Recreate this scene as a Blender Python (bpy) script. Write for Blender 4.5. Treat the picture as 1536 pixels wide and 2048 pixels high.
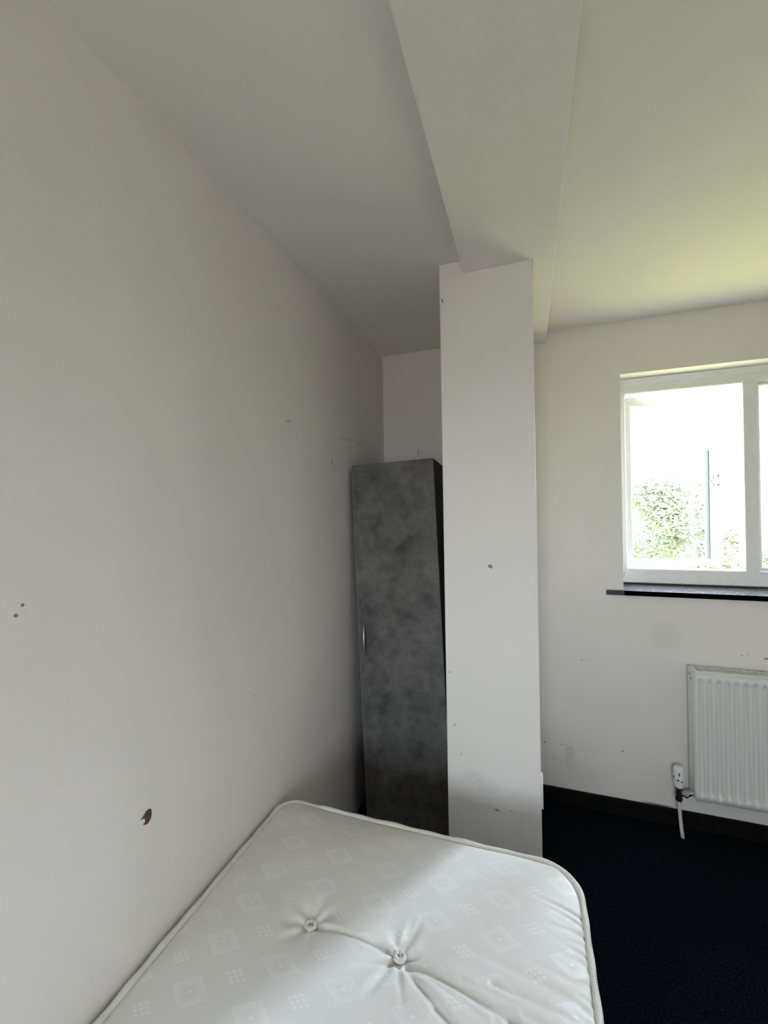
import bpy, bmesh, math, random
from mathutils import Vector, Matrix

for o in list(bpy.data.objects):
    bpy.data.objects.remove(o, do_unlink=True)
S = bpy.context.scene
COL = S.collection
pi = math.pi

# ------------------------------------------------------------------ camera
cam_d = bpy.data.cameras.new('camera')
cam = bpy.data.objects.new('camera', cam_d)
COL.objects.link(cam)
cam_d.sensor_fit = 'VERTICAL'
cam_d.sensor_height = 24.0
cam_d.lens = 832.04 * 24.0 / 2048.0
cam_d.clip_start = 0.01
cam_d.clip_end = 500
YAW, PITCH, ROLL = 0.3333, 0.0015, -0.0168
fw = Vector((-math.sin(YAW) * math.cos(PITCH), math.cos(YAW) * math.cos(PITCH), math.sin(PITCH)))
rt = Vector((math.cos(YAW), math.sin(YAW), 0))
up = rt.cross(fw)
r2 = math.cos(ROLL) * rt + math.sin(ROLL) * up
u2 = -math.sin(ROLL) * rt + math.cos(ROLL) * up
m = Matrix((r2, u2, -fw)).transposed().to_4x4()
m.translation = Vector((0.803, 0.0, 1.5226))
cam.matrix_world = m
S.camera = cam

# ------------------------------------------------------------------ world, sun, exposure
SKY = 3.7
SUN = 0.42
EXPO = 2.45
S.view_settings.view_transform = 'Standard'
S.view_settings.look = 'None'
S.view_settings.gamma = 1.0
S.view_settings.use_curve_mapping = False
S.view_settings.exposure = EXPO
S.cycles.max_bounces = 14
S.cycles.diffuse_bounces = 10
S.cycles.transparent_max_bounces = 12
S.cycles.sample_clamp_indirect = 6.0
S.cycles.caustics_reflective = False
S.cycles.caustics_refractive = False
try:
    S.cycles.use_denoising = True
    S.cycles.denoiser = 'OPENIMAGEDENOISE'
except Exception:
    pass

W = bpy.data.worlds.new('sky')
S.world = W
W.use_nodes = True
nt = W.node_tree
nt.nodes.clear()
wo = nt.nodes.new('ShaderNodeOutputWorld')
bg = nt.nodes.new('ShaderNodeBackground')
tc = nt.nodes.new('ShaderNodeTexCoord')
sx = nt.nodes.new('ShaderNodeSeparateXYZ')
rp = nt.nodes.new('ShaderNodeValToRGB')
nt.links.new(tc.outputs['Generated'], sx.inputs[0])
nt.links.new(sx.outputs['Z'], rp.inputs[0])
nt.links.new(rp.outputs[0], bg.inputs[0])
nt.links.new(bg.outputs[0], wo.inputs[0])
rp.color_ramp.elements[0].position = 0.0
rp.color_ramp.elements[0].color = (0.94, 0.965, 1.0, 1)
rp.color_ramp.elements[1].position = 0.75
rp.color_ramp.elements[1].color = (0.74, 0.84, 1.0, 1)
bg.inputs[1].default_value = SKY

sun_d = bpy.data.lights.new('sun', 'SUN')
sun_d.energy = SUN
sun_d.angle = math.radians(5.0)
sun_d.color = (0.68, 0.80, 1.0)
sun = bpy.data.objects.new('sun', sun_d)
COL.objects.link(sun)
SAZ, SEL = math.radians(31.0), math.radians(30.0)    # hazy sun: ahead and to the right, shining in past the pillar
sdir = Vector((math.sin(SAZ) * math.cos(SEL), math.cos(SAZ) * math.cos(SEL), math.sin(SEL)))
sun.rotation_euler = sdir.to_track_quat('Z', 'Y').to_euler()

# portal that guides sky sampling through the window opening (gives no light of its own)
pd = bpy.data.lights.new('window_portal', 'AREA')
pd.shape = 'RECTANGLE'
pd.size = 0.85
pd.size_y = 1.07
pd.cycles.is_portal = True
po = bpy.data.objects.new('window_portal', pd)
COL.objects.link(po)
po.location = (1.6725, 2.345, 1.655)
po.rotation_euler = (-pi / 2, 0, 0)

pd2 = bpy.data.lights.new('window_portal', 'AREA')
pd2.shape = 'RECTANGLE'
pd2.size = 0.81
pd2.size_y = 1.07
pd2.cycles.is_portal = True
po2 = bpy.data.objects.new('window_portal', pd2)
COL.objects.link(po2)
po2.location = (0.83, -1.905, 1.32)
po2.rotation_euler = (pi / 2, 0, 0)

# ------------------------------------------------------------------ dimensions
H = 2.45
D = 2.3406            # far wall
RX = 2.62             # right wall
NY = -1.90            # near wall
WL, WR, WB, WT = 1.245, 2.10, 1.118, 2.19
YF = 2.43             # face of the window frame

# ------------------------------------------------------------------ material helpers
def principled(name, col=(0.8, 0.8, 0.8), rough=0.5, spec=0.5, metal=0.0):
    mt = bpy.data.materials.new(name)
    mt.use_nodes = True
    b = mt.node_tree.nodes['Principled BSDF']
    b.inputs['Base Color'].default_value = (*col, 1)
    b.inputs['Roughness'].default_value = rough
    b.inputs['Specular IOR Level'].default_value = spec
    b.inputs['Metallic'].default_value = metal
    return mt, mt.node_tree, b

def node(t, kind, **kw):
    n = t.nodes.new(kind)
    for k, v in kw.items():
        setattr(n, k, v)
    return n

def mth(t, op, a, b=None, c=None, clamp=False):
    n = t.nodes.new('ShaderNodeMath')
    n.operation = op
    n.use_clamp = clamp
    for i, v in enumerate((a, b, c)):
        if v is None:
            continue
        if isinstance(v, (int, float)):
            n.inputs[i].default_value = v
        else:
            t.links.new(v, n.inputs[i])
    return n.outputs[0]

def mixc(t, fac, a, b):
    n = t.nodes.new('ShaderNodeMix')
    n.data_type = 'RGBA'
    for sock, v in ((n.inputs[0], fac), (n.inputs[6], a), (n.inputs[7], b)):
        if isinstance(v, (int, float)):
            sock.default_value = v
        elif isinstance(v, tuple):
            sock.default_value = (*v, 1) if len(v) == 3 else v
        else:
            t.links.new(v, sock)
    return n.outputs[2]

def noise(t, vec, scale, detail=3.0, rough=0.5):
    n = t.nodes.new('ShaderNodeTexNoise')
    n.inputs['Scale'].default_value = scale
    n.inputs['Detail'].default_value = detail
    n.inputs['Roughness'].default_value = rough
    if vec is not None:
        t.links.new(vec, n.inputs['Vector'])
    return n.outputs['Fac']

def ramp(t, fac, a, b):
    n = t.nodes.new('ShaderNodeMapRange')
    n.clamp = True
    n.inputs['From Min'].default_value = a
    n.inputs['From Max'].default_value = b
    t.links.new(fac, n.inputs['Value'])
    return n.outputs[0]

def bump(t, b, height, strength, dist=0.01):
    n = t.nodes.new('ShaderNodeBump')
    n.inputs['Strength'].default_value = strength
    n.inputs['Distance'].default_value = dist
    t.links.new(height, n.inputs['Height'])
    t.links.new(n.outputs[0], b.inputs['Normal'])

def objco(t):
    return t.nodes.new('ShaderNodeTexCoord').outputs['Object']

def paint(name, col, rough=0.55, spots=(), grain=1.0):
    """emulsion-painted plaster: roller stipple, faint unevenness, and smudges and soft spots at given places
    spots: (centre xyz, radii xyz, strength, colour)"""
    mt, t, b = principled(name, col, rough, 0.3)
    co = objco(t)
    big = noise(t, co, 1.7, 2.0)
    c = mixc(t, ramp(t, big, 0.35, 0.7), tuple(x * 0.975 for x in col), col)
    dirt = noise(t, co, 26.0, 4.0, 0.65)
    c = mixc(t, mth(t, 'MULTIPLY', ramp(t, dirt, 0.60, 0.78), 0.05), c, (0.35, 0.34, 0.32))
    for ctr, rad, st, sc in spots:
        mp = node(t, 'ShaderNodeMapping')
        mp.inputs['Location'].default_value = tuple(-ctr[i] / rad[i] for i in range(3))
        mp.inputs['Scale'].default_value = tuple(1.0 / r for r in rad)
        t.links.new(co, mp.inputs['Vector'])
        ln = node(t, 'ShaderNodeVectorMath', operation='LENGTH')
        t.links.new(mp.outputs[0], ln.inputs[0])
        f = mth(t, 'SUBTRACT', 1.0, ln.outputs['Value'], clamp=True)
        f = mth(t, 'SMOOTH_MIN', f, 0.6, 0.3)
        f = mth(t, 'MULTIPLY', f, mth(t, 'MULTIPLY_ADD', noise(t, co, 70.0, 5.0, 0.75), 3.4, -1.15, clamp=True)) if st > 0 else f
        f = mth(t, 'MULTIPLY', f, abs(st), clamp=True)
        c = mixc(t, f, c, sc)
    t.links.new(c, b.inputs['Base Color'])
    h = mth(t, 'ADD', noise(t, co, 260.0, 2.0), mth(t, 'MULTIPLY', noise(t, co, 55.0, 2.0), 0.8))
    bump(t, b, h, 0.10 * grain, 0.004)
    return mt

GREY = (0.30, 0.30, 0.31)
WALLC = (0.785, 0.755, 0.735)
M_left = paint('wall_paint_left', WALLC, spots=[
    ((0, 0.40, 1.42), (1, 0.03, 0.09), 0.25, GREY), ((0, 1.9, 1.875), (1, 0.14, 0.012), 0.35, (0.45, 0.42, 0.36)),
    ((0, 1.30, 1.84), (1, 0.05, 0.015), 0.2, GREY)])
M_far = paint('wall_paint_far', WALLC, spots=[
    ((1.4182, D, 0.9087), (0.085, 1, 0.085), -0.26, (0.42, 0.42, 0.43)),  # one faint, soft-edged round spot, darker than the paint
    ((0.985, D, 0.25), (0.035, 1, 0.085), 0.55, GREY), ((0.92, D, 0.225), (0.07, 1, 0.02), 0.3, GREY),
    ((1.05, D, 0.17), (0.14, 1, 0.06), 0.18, GREY), ((0.22, D, 1.87), (0.03, 1, 0.03), 0.3, GREY)])
M_pillar = paint('pillar_paint', (0.825, 0.805, 0.79), 0.45, spots=[
    ((0.600, 1.547, 0.545), (0.06, 1, 0.035), 0.34, GREY), ((0.650, 1.547, 0.515), (0.05, 1, 0.025), 0.34, GREY),
    ((0.688, 1.547, 0.345), (0.17, 1, 0.06), 0.16, GREY), ((0.60, 1.547, 0.46), (0.13, 1, 0.06), 0.16, GREY),
    ((0.78, 1.547, 0.40), (0.08, 1, 0.16), 0.2, GREY)])
M_ceil = paint('ceiling_paint', (0.775, 0.745, 0.725), 0.7, grain=1.6)
M_wall = paint('wall_paint', WALLC)

def carpet():
    mt, t, b = principled('carpet_pile', (0.008, 0.010, 0.018), 0.95, 0.04)
    co = objco(t)
    n1 = noise(t, co, 260.0, 3.0, 0.75)
    n2 = noise(t, co, 150.0, 3.0, 0.7)
    n3 = noise(t, co, 3.0, 3.0)
    c = mixc(t, ramp(t, n2, 0.42, 0.66), (0.0008, 0.0011, 0.0025), (0.008, 0.0115, 0.023))
    c = mixc(t, ramp(t, n1, 0.56, 0.72), c, (0.044, 0.050, 0.070))
    c = mixc(t, mth(t, 'MULTIPLY', ramp(t, n3, 0.4, 0.7), 0.35), c, (0.002, 0.0025, 0.005))
    t.links.new(c, b.inputs['Base Color'])
    bump(t, b, mth(t, 'ADD', n1, n2), 0.9, 0.006)
    return mt
M_carpet = carpet()

def melamine():
    mt, t, b = principled('slate_melamine', (0.15, 0.15, 0.15), 0.55, 0.2)
    co = objco(t)
    a = noise(t, co, 7.0, 6.0, 0.62)
    a2 = noise(t, co, 22.0, 5.0, 0.65)
    f = mth(t, 'ADD', mth(t, 'MULTIPLY', a, 0.65), mth(t, 'MULTIPLY', a2, 0.35))
    c = mixc(t, ramp(t, f, 0.36, 0.64), (0.062, 0.060, 0.062), (0.185, 0.182, 0.180))
    c = mixc(t, mth(t, 'MULTIPLY', ramp(t, noise(t, co, 14.0, 4.0), 0.56, 0.72), 0.5), c, (0.060, 0.058, 0.060))
    t.links.new(c, b.inputs['Base Color'])
    return mt
M_slate = melamine()
M_slate_dark, t_, b_ = principled('black_melamine', (0.020, 0.020, 0.022), 0.55, 0.35)
M_edge, _, _ = principled('edge_banding', (0.22, 0.22, 0.225), 0.35, 0.5)  # pale tone paints the light caught along the door edge
M_satin, t_, b_ = principled('satin_metal', (0.42, 0.42, 0.42), 0.38, 0.5, 1.0)
M_chrome, t_, b_ = principled('chrome', (0.62, 0.63, 0.65), 0.12, 0.5, 1.0)
M_black, t_, b_ = principled('black_paint', (0.010, 0.010, 0.011), 0.42, 0.4)

def skirt_mat():
    mt, t, b = principled('black_skirting_paint', (0.012, 0.012, 0.012), 0.6, 0.12)
    co = objco(t)
    c = mixc(t, ramp(t, noise(t, co, 60.0, 4.0), 0.45, 0.75), (0.0035, 0.0035, 0.0035), (0.009, 0.008, 0.007))
    t.links.new(c, b.inputs['Base Color'])
    return mt
M_skirt = skirt_mat()

def sill_mat():
    mt, t, b = principled('black_sill_gloss', (0.014, 0.015, 0.018), 0.22, 0.55)
    co = objco(t)
    n = noise(t, co, 70.0, 4.0, 0.7)
    c = mixc(t, ramp(t, n, 0.55, 0.75), (0.030, 0.031, 0.036), (0.22, 0.23, 0.25))
    t.links.new(c, b.inputs['Base Color'])
    # sky reflection painted as pale speckle into the upward face only
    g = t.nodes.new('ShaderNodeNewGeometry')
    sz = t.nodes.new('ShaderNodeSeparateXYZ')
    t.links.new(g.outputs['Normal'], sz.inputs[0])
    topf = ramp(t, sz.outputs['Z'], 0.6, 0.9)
    sky_glare = mixc(t, ramp(t, noise(t, co, 120.0, 3.0, 0.7), 0.5, 0.7), (0.10, 0.10, 0.115), (0.42, 0.42, 0.46))
    c = mixc(t, topf, (0.012, 0.013, 0.016), sky_glare)
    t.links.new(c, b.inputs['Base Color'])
    t.links.new(mth(t, 'MULTIPLY_ADD', n, 0.3, 0.22), b.inputs['Roughness'])
    bump(t, b, noise(t, co, 45.0, 3.0), 0.25, 0.004)
    return mt
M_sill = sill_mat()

def upvc():
    mt, t, b = principled('white_upvc', (0.80, 0.81, 0.83), 0.3, 0.45)
    co = objco(t)
    c = mixc(t, mth(t, 'MULTIPLY', ramp(t, noise(t, co, 24.0, 5.0, 0.7), 0.5, 0.8), 0.35), (0.80, 0.81, 0.83), (0.55, 0.56, 0.56))
    t.links.new(c, b.inputs['Base Color'])
    return mt
M_upvc = upvc()
M_gasket, t_, b_ = principled('black_gasket', (0.03, 0.035, 0.05), 0.5)
M_rad = paint('radiator_enamel', (0.74, 0.75, 0.74), 0.35, grain=0.25)
M_plastic, t_, b_ = principled('white_plastic', (0.80, 0.81, 0.82), 0.35)
M_handle, t_, b_ = principled('grey_white_plastic', (0.36, 0.37, 0.38), 0.4)
M_pipe, t_, b_ = principled('pipe_paint', (0.62, 0.62, 0.58), 0.4)
M_slot, t_, b_ = principled('dark_inside', (0.025, 0.025, 0.022), 0.9, 0.1)

def chipmat(name, a, b_col):
    mt, t, b = principled(name, a, 0.9, 0.1)
    co = objco(t)
    c = mixc(t, ramp(t, noise(t, co, 160.0, 4.0, 0.7), 0.4, 0.65), a, b_col)
    t.links.new(c, b.inputs['Base Color'])
    return mt
M_chip = chipmat('bare_brown_plaster', (0.085, 0.058, 0.040), (0.16, 0.10, 0.075))
M_tan = chipmat('bare_tan_plaster', (0.44, 0.33, 0.22), (0.28, 0.20, 0.13))
M_scuff = chipmat('grey_scuff', (0.18, 0.18, 0.18), (0.32, 0.32, 0.31))
M_faint = chipmat('faint_scratch', (0.36, 0.34, 0.32), (0.52, 0.50, 0.48))
M_rust = chipmat('rusty_chip', (0.36, 0.20, 0.11), (0.22, 0.13, 0.08))

def glass():
    mt = bpy.data.materials.new('window_glass')
    mt.use_nodes = True
    t = mt.node_tree
    t.nodes.clear()
    o = t.nodes.new('ShaderNodeOutputMaterial')
    mx = t.nodes.new('ShaderNodeMixShader')
    tr = t.nodes.new('ShaderNodeBsdfTransparent')
    gl = t.nodes.new('ShaderNodeBsdfGlossy')
    gl.inputs['Roughness'].default_value = 0.02
    tr.inputs['Color'].default_value = (0.94, 0.96, 0.95, 1)
    lw = t.nodes.new('ShaderNodeLayerWeight')
    lw.inputs['Blend'].default_value = 0.5
    fr = mth(t, 'MULTIPLY_ADD', mth(t, 'POWER', lw.outputs['Facing'], 5.0), 0.85, 0.035)
    t.links.new(fr, mx.inputs[0])
    t.links.new(tr.outputs[0], mx.inputs[1])
    t.links.new(gl.outputs[0], mx.inputs[2])
    t.links.new(mx.outputs[0], o.inputs[0])
    return mt
M_glass = glass()

# woven damask ticking: rows of nested diamonds alternating with 3 x 3 lozenges of small squares
def damask():
    mt, t, b = principled('damask_ticking', (0.78, 0.77, 0.73), 0.55, 0.55)
    co = objco(t)
    sp = t.nodes.new('ShaderNodeSeparateXYZ')
    t.links.new(co, sp.inputs[0])
    PX, PY = 0.1440, 0.0970
    OX, OY = 0.7290, 1.0390
    # slight pull of the cloth, so the rows are not ruled
    wob = mth(t, 'MULTIPLY_ADD', noise(t, co, 6.0, 1.0), 0.012, -0.006)
    X = mth(t, 'ADD', sp.outputs['X'], wob)
    Y = mth(t, 'ADD', sp.outputs['Y'], mth(t, 'MULTIPLY', wob, -0.8))
    def cell(v, o, p):
        q = mth(t, 'DIVIDE', mth(t, 'SUBTRACT', v, o), p)
        return mth(t, 'MULTIPLY', mth(t, 'SUBTRACT', q, mth(t, 'ROUND', q)), p)
    def band(d, a, c):
        return mth(t, 'MULTIPLY', mth(t, 'GREATER_THAN', d, a), mth(t, 'LESS_THAN', d, c))
    dx, dy = cell(X, OX, PX), cell(Y, OY, PY)
    d = mth(t, 'ADD', mth(t, 'DIVIDE', mth(t, 'ABSOLUTE', dx), 0.046), mth(t, 'DIVIDE', mth(t, 'ABSOLUTE', dy), 0.0295))
    dia = band(d, 0.93, 1.0)
    dia = mth(t, 'MAXIMUM', dia, band(d, 0.79, 0.87))
    dia = mth(t, 'MAXIMUM', dia, band(d, 0.66, 0.71))
    dia = mth(t, 'MAXIMUM', dia, mth(t, 'LESS_THAN', d, 0.11))
    dia = mth(t, 'MAXIMUM', dia, mth(t, 'MULTIPLY', band(d, 0.40, 0.66), 0.25))
    ex, ey = cell(X, OX + PX / 2, PX), cell(Y, OY + PY / 2, PY)
    p = mth(t, 'DIVIDE', ex, 0.0112)
    q = mth(t, 'DIVIDE', ey, 0.0070)
    a = mth(t, 'MULTIPLY', mth(t, 'ADD', p, q), 0.6)
    c = mth(t, 'MULTIPLY', mth(t, 'SUBTRACT', p, q), 0.6)
    def cells(v):
        return mth(t, 'ABSOLUTE', mth(t, 'SUBTRACT', v, mth(t, 'ROUND', v)))
    sq = mth(t, 'LESS_THAN', mth(t, 'MAXIMUM', cells(a), cells(c)), 0.30)
    hole = mth(t, 'GREATER_THAN', mth(t, 'MAXIMUM', cells(a), cells(c)), 0.10)
    sq = mth(t, 'MULTIPLY', sq, mth(t, 'MULTIPLY_ADD', hole, 0.6, 0.4))
    lim = mth(t, 'LESS_THAN', mth(t, 'MAXIMUM', mth(t, 'ABSOLUTE', a), mth(t, 'ABSOLUTE', c)), 1.45)
    sq = mth(t, 'MULTIPLY', sq, lim)
    pat = mth(t, 'MAXIMUM', dia, sq, clamp=True)
    thread = noise(t, co, 900.0, 2.0)
    pat = mth(t, 'MULTIPLY', pat, mth(t, 'MULTIPLY_ADD', thread, 0.8, 0.45, clamp=True))
    col = mixc(t, pat, (0.745, 0.740, 0.720), (0.85, 0.845, 0.84))
    stain = noise(t, co, 5.0, 4.0, 0.6)
    col = mixc(t, mth(t, 'MULTIPLY', ramp(t, stain, 0.5, 0.8), 0.14), col, (0.55, 0.51, 0.42))
    t.links.new(col, b.inputs['Base Color'])
    t.links.new(mth(t, 'MULTIPLY_ADD', pat, -0.32, 0.60), b.inputs['Roughness'])
    hgt = mth(t, 'ADD', mth(t, 'MULTIPLY', pat, 0.5), mth(t, 'MULTIPLY', thread, 0.25))
    bump(t, b, hgt, 0.25, 0.0025)
    return mt
M_damask = damask()

def cloth(name, col, rough=0.7):
    mt, t, b = principled(name, col, rough, 0.25)
    co = objco(t)
    n = noise(t, co, 500.0, 2.0)
    t.links.new(mixc(t, n, tuple(x * 0.9 for x in col), col), b.inputs['Base Color'])
    bump(t, b, n, 0.25, 0.003)
    return mt
M_tape = cloth('piping_tape', (0.74, 0.73, 0.67), 0.6)
M_border = cloth('border_cloth', (0.80, 0.80, 0.79))
M_thread = cloth('stitch_thread', (0.50, 0.50, 0.52), 0.8)
M_tuft = cloth('tuft_wool', (0.74, 0.73, 0.68), 0.9)
M_divan = cloth('divan_cloth', (0.55, 0.54, 0.52), 0.9)

def leafmat(name, a, c):
    mt, t, b = principled(name, a, 0.5, 0.3)
    g = t.nodes.new('ShaderNodeNewGeometry')
    col = mixc(t, g.outputs['Random Per Island'], a, c)
    t.links.new(col, b.inputs['Base Color'])
    return mt
M_leaf = leafmat('garden_leaves', (0.13, 0.155, 0.10), (0.30, 0.32, 0.24))
M_leaf2 = leafmat('dark_leaves', (0.12, 0.14, 0.095), (0.27, 0.29, 0.22))
M_bark, t_, b_ = principled('bark', (0.07, 0.05, 0.035), 0.9)

def lawn():
    mt, t, b = principled('lawn_grass', (0.14, 0.20, 0.05), 0.9, 0.1)
    co = objco(t)
    c = mixc(t, ramp(t, noise(t, co, 2.0, 5.0), 0.35, 0.7), (0.46, 0.45, 0.09), (0.52, 0.49, 0.12))
    t.links.new(c, b.inputs['Base Color'])
    return mt
M_lawn = lawn()
M_paving, t_, b_ = principled('pale_paving', (0.46, 0.38, 0.30), 0.9, 0.2)

# ------------------------------------------------------------------ mesh helpers
class MB:
    def __init__(s):
        s.v, s.f = [], []
    def add(s, vs, fs):
        k = len(s.v)
        s.v += [tuple(p) for p in vs]
        s.f += [tuple(i + k for i in f) for f in fs]
        return s
    def box(s, x0, x1, y0, y1, z0, z1):
        return s.add([(x0, y0, z0), (x1, y0, z0), (x1, y1, z0), (x0, y1, z0), (x0, y0, z1), (x1, y0, z1), (x1, y1, z1), (x0, y1, z1)],
                     [(0, 3, 2, 1), (4, 5, 6, 7), (0, 1, 5, 4), (1, 2, 6, 5), (2, 3, 7, 6), (3, 0, 4, 7)])
    def prism(s, poly, axis, a, b):
        """polygon in the plane across `axis`, extruded from a to b"""
        n = len(poly)
        def put(p, w):
            return {0: (w, p[0], p[1]), 1: (p[0], w, p[1]), 2: (p[0], p[1], w)}[axis]
        vs = [put(p, a) for p in poly] + [put(p, b) for p in poly]
        fs = [tuple(range(n))[::-1], tuple(range(n, 2 * n))] + [(i, (i + 1) % n, n + (i + 1) % n, n + i) for i in range(n)]
        return s.add(vs, fs)
    def tube(s, pts, rad, n=10, closed=False, flat=1.0, cap=True):
        pts = [Vector(p) for p in pts]
        R = rad if isinstance(rad, (list, tuple)) else [rad] * len(pts)
        m_ = len(pts)
        vs, fs = [], []
        side = None
        for i, p in enumerate(pts):
            a = pts[(i - 1) % m_] if (closed or i > 0) else pts[i]
            b = pts[(i + 1) % m_] if (closed or i < m_ - 1) else pts[i]
            tn = (b - a).normalized()
            if side is None:
                side = tn.cross(Vector((0, 0, 1)))
                if side.length < 1e-3:
                    side = tn.cross(Vector((0, 1, 0)))
            side = (side - tn * side.dot(tn)).normalized()
            w = side.cross(tn)
            for k in range(n):
                an = 2 * pi * k / n
                vs.append(p + (side * math.cos(an) + w * math.sin(an) * flat) * R[i])
        for i in range(m_ if closed else m_ - 1):
            j = (i + 1) % m_
            for k in range(n):
                l = (k + 1) % n
                fs.append((i * n + k, i * n + l, j * n + l, j * n + k))
        if not closed and cap:
            fs.append(tuple(range(n))[::-1])
            fs.append(tuple((m_ - 1) * n + k for k in range(n)))
        return s.add(vs, fs)
    def build(s, name, mat, parent=None, off=None, bevel=0.0, seg=2, smooth=False, kind=None, label=None):
        me = bpy.data.meshes.new(name)
        o_ = Vector(off) if off is not None else Vector((0, 0, 0))
        me.from_pydata([tuple(Vector(p) - o_) for p in s.v], [], s.f)
        bm = bmesh.new()
        bm.from_mesh(me)
        bmesh.ops.recalc_face_normals(bm, faces=bm.faces)
        bm.to_mesh(me)
        bm.free()
        me.materials.append(mat)
        if smooth:
            for p in me.polygons:
                p.use_smooth = True
        o = bpy.data.objects.new(name, me)
        COL.objects.link(o)
        if parent is not None:
            o.parent = parent
        if bevel > 0:
            md = o.modifiers.new('bevel', 'BEVEL')
            md.width = bevel
            md.segments = seg
            md.limit_method = 'ANGLE'
            md.angle_limit = math.radians(40)
            md.harden_normals = False
        if kind:
            o['kind'] = kind
        if label:
            o['label'] = label
        return o

def tag(o, label=None, cat=None, group=None, kind=None):
    for k, v in (('label', label), ('category', cat), ('group', group), ('kind', kind)):
        if v:
            o[k] = v
    return o

def thing(name, label=None, cat=None, loc=(0, 0, 0), rot=None, group=None, kind=None):
    o = bpy.data.objects.new(name, None)
    o.empty_display_size = 0.1
    COL.objects.link(o)
    o.location = loc
    if rot is not None:
        o.rotation_euler = rot
    return tag(o, label, cat, group, kind)

# ------------------------------------------------------------------ room shell
T = 0.14
floor = tag(MB().box(-T, RX + T, NY - T, D + 0.26, -0.12, 0).build('floor', M_carpet),
            'black navy-flecked carpet across the room', None, kind='structure')
wall_left = tag(MB().box(-T, 0, NY - T, D + 0.26, 0, H).build('wall_left', M_left),
                'off-white painted wall along the bed, with chips and scratches', kind='structure')
wf = MB()
Y1 = D + 0.26
# far wall, built round its window opening
wf.add([(0, D, 0), (RX, D, 0), (RX, D, H), (0, D, H), (WL, D, WB), (WR, D, WB), (WR, D, WT), (WL, D, WT),
        (0, Y1, 0), (RX, Y1, 0), (RX, Y1, H), (0, Y1, H), (WL, Y1, WB), (WR, Y1, WB), (WR, Y1, WT), (WL, Y1, WT)],
       [(0, 1, 5, 4), (1, 2, 6, 5), (2, 3, 7, 6), (3, 0, 4, 7), (8, 12, 13, 9), (9, 13, 14, 10), (10, 14, 15, 11), (11, 15, 12, 8),
        (4, 5, 13, 12), (5, 6, 14, 13), (6, 7, 15, 14), (7, 4, 12, 15), (0, 8, 9, 1), (1, 9, 10, 2), (2, 10, 11, 3), (3, 11, 8, 0)])
wall_far = tag(wf.build('wall_far', M_far), 'off-white painted wall with the window and radiator', kind='structure')
wall_right = tag(MB().box(RX, RX + T, NY - T, D + 0.26, 0, H).build('wall_right', M_wall), 'off-white side wall', kind='structure')
# near wall, behind the viewer, with an added window for fill light
N0, N1, NB, NT = 0.42, 1.24, 0.78, 1.86
wn = MB()
Y2 = NY - T
wn.add([(0, NY, 0), (RX, NY, 0), (RX, NY, H), (0, NY, H), (N0, NY, NB), (N1, NY, NB), (N1, NY, NT), (N0, NY, NT),
        (0, Y2, 0), (RX, Y2, 0), (RX, Y2, H), (0, Y2, H), (N0, Y2, NB), (N1, Y2, NB), (N1, Y2, NT), (N0, Y2, NT)],
       [(0, 1, 5, 4), (1, 2, 6, 5), (2, 3, 7, 6), (3, 0, 4, 7), (8, 12, 13, 9), (9, 13, 14, 10), (10, 14, 15, 11), (11, 15, 12, 8),
        (4, 5, 13, 12), (5, 6, 14, 13), (6, 7, 15, 14), (7, 4, 12, 15), (0, 8, 9, 1), (1, 9, 10, 2), (2, 10, 11, 3), (3, 11, 8, 0)])
wall_near = tag(wn.build('wall_near', M_wall), 'off-white wall behind the viewer', kind='structure')
ceiling = tag(MB().box(-T, RX + T, NY - T, D + 0.26, H, H + 0.12).build('ceiling', M_ceil),
              'off-white painted ceiling crossed by one shallow beam', kind='structure')

# pillar (boxed-in column against the far wall) and the shallow beam that runs over it
PX0, PX1, PYF = 0.502, 0.831, 1.5474
ZB = 2.3985
pillar = MB().box(PX0, PX1, PYF, D - 0.001, 0, H - 0.0005).build('pillar', M_pillar, bevel=0.004, seg=3)
tag(pillar, 'square white boxed-in pillar between the wardrobe and the window', kind='structure')
BL, BR = 0.589, 0.907
beam = MB().prism([(BL, NY + 0.001), (BR, NY + 0.001), (BR, D - 0.001), (PX1 + 0.0005, D - 0.001), (PX1 + 0.0005, PYF - 0.0005), (BL, PYF - 0.0005)], 2, ZB, H - 0.0005)\
    .build('ceiling_beam', M_ceil, bevel=0.005, seg=3)
tag(beam, 'shallow white beam running across the ceiling over the pillar', kind='structure')

# black skirting boards
def skirt(name, lab, x0, x1, y0, y1):
    return tag(MB().box(x0, x1, y0, y1, 0.0005, 0.0796).build(name, M_skirt, bevel=0.004), lab, kind='structure')
base_far = skirt('baseboard_far', 'narrow black skirting board under the radiator', PX1 + 0.001, RX - 0.001, D - 0.014, D - 0.0005)
skirt('baseboard_left', 'narrow black skirting board along the bed wall', 0.0005, 0.012, NY + 0.001, D - 0.001)
skirt('baseboard_right', 'narrow black skirting board on the side wall', RX - 0.014, RX - 0.0005, NY + 0.001, D - 0.016)

# chips, scuffs and scratches: shallow flakes fixed to the wall surfaces
def flake(name, parent, axis, at, poly, mat, depth=0.0007, sign=1):
    a, b = (at + sign * 0.0001, at + sign * depth)
    return MB().prism(poly, axis, min(a, b), max(a, b)).build(name, mat, parent)

def blob(c, r, n=9, seed=0, sq=1.0):
    rn = random.Random(seed)
    return [(c[0] + r * math.cos(2 * pi * k / n) * rn.uniform(0.7, 1.1), c[1] + r * sq * math.sin(2 * pi * k / n) * rn.uniform(0.7, 1.1)) for k in range(n)]

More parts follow.
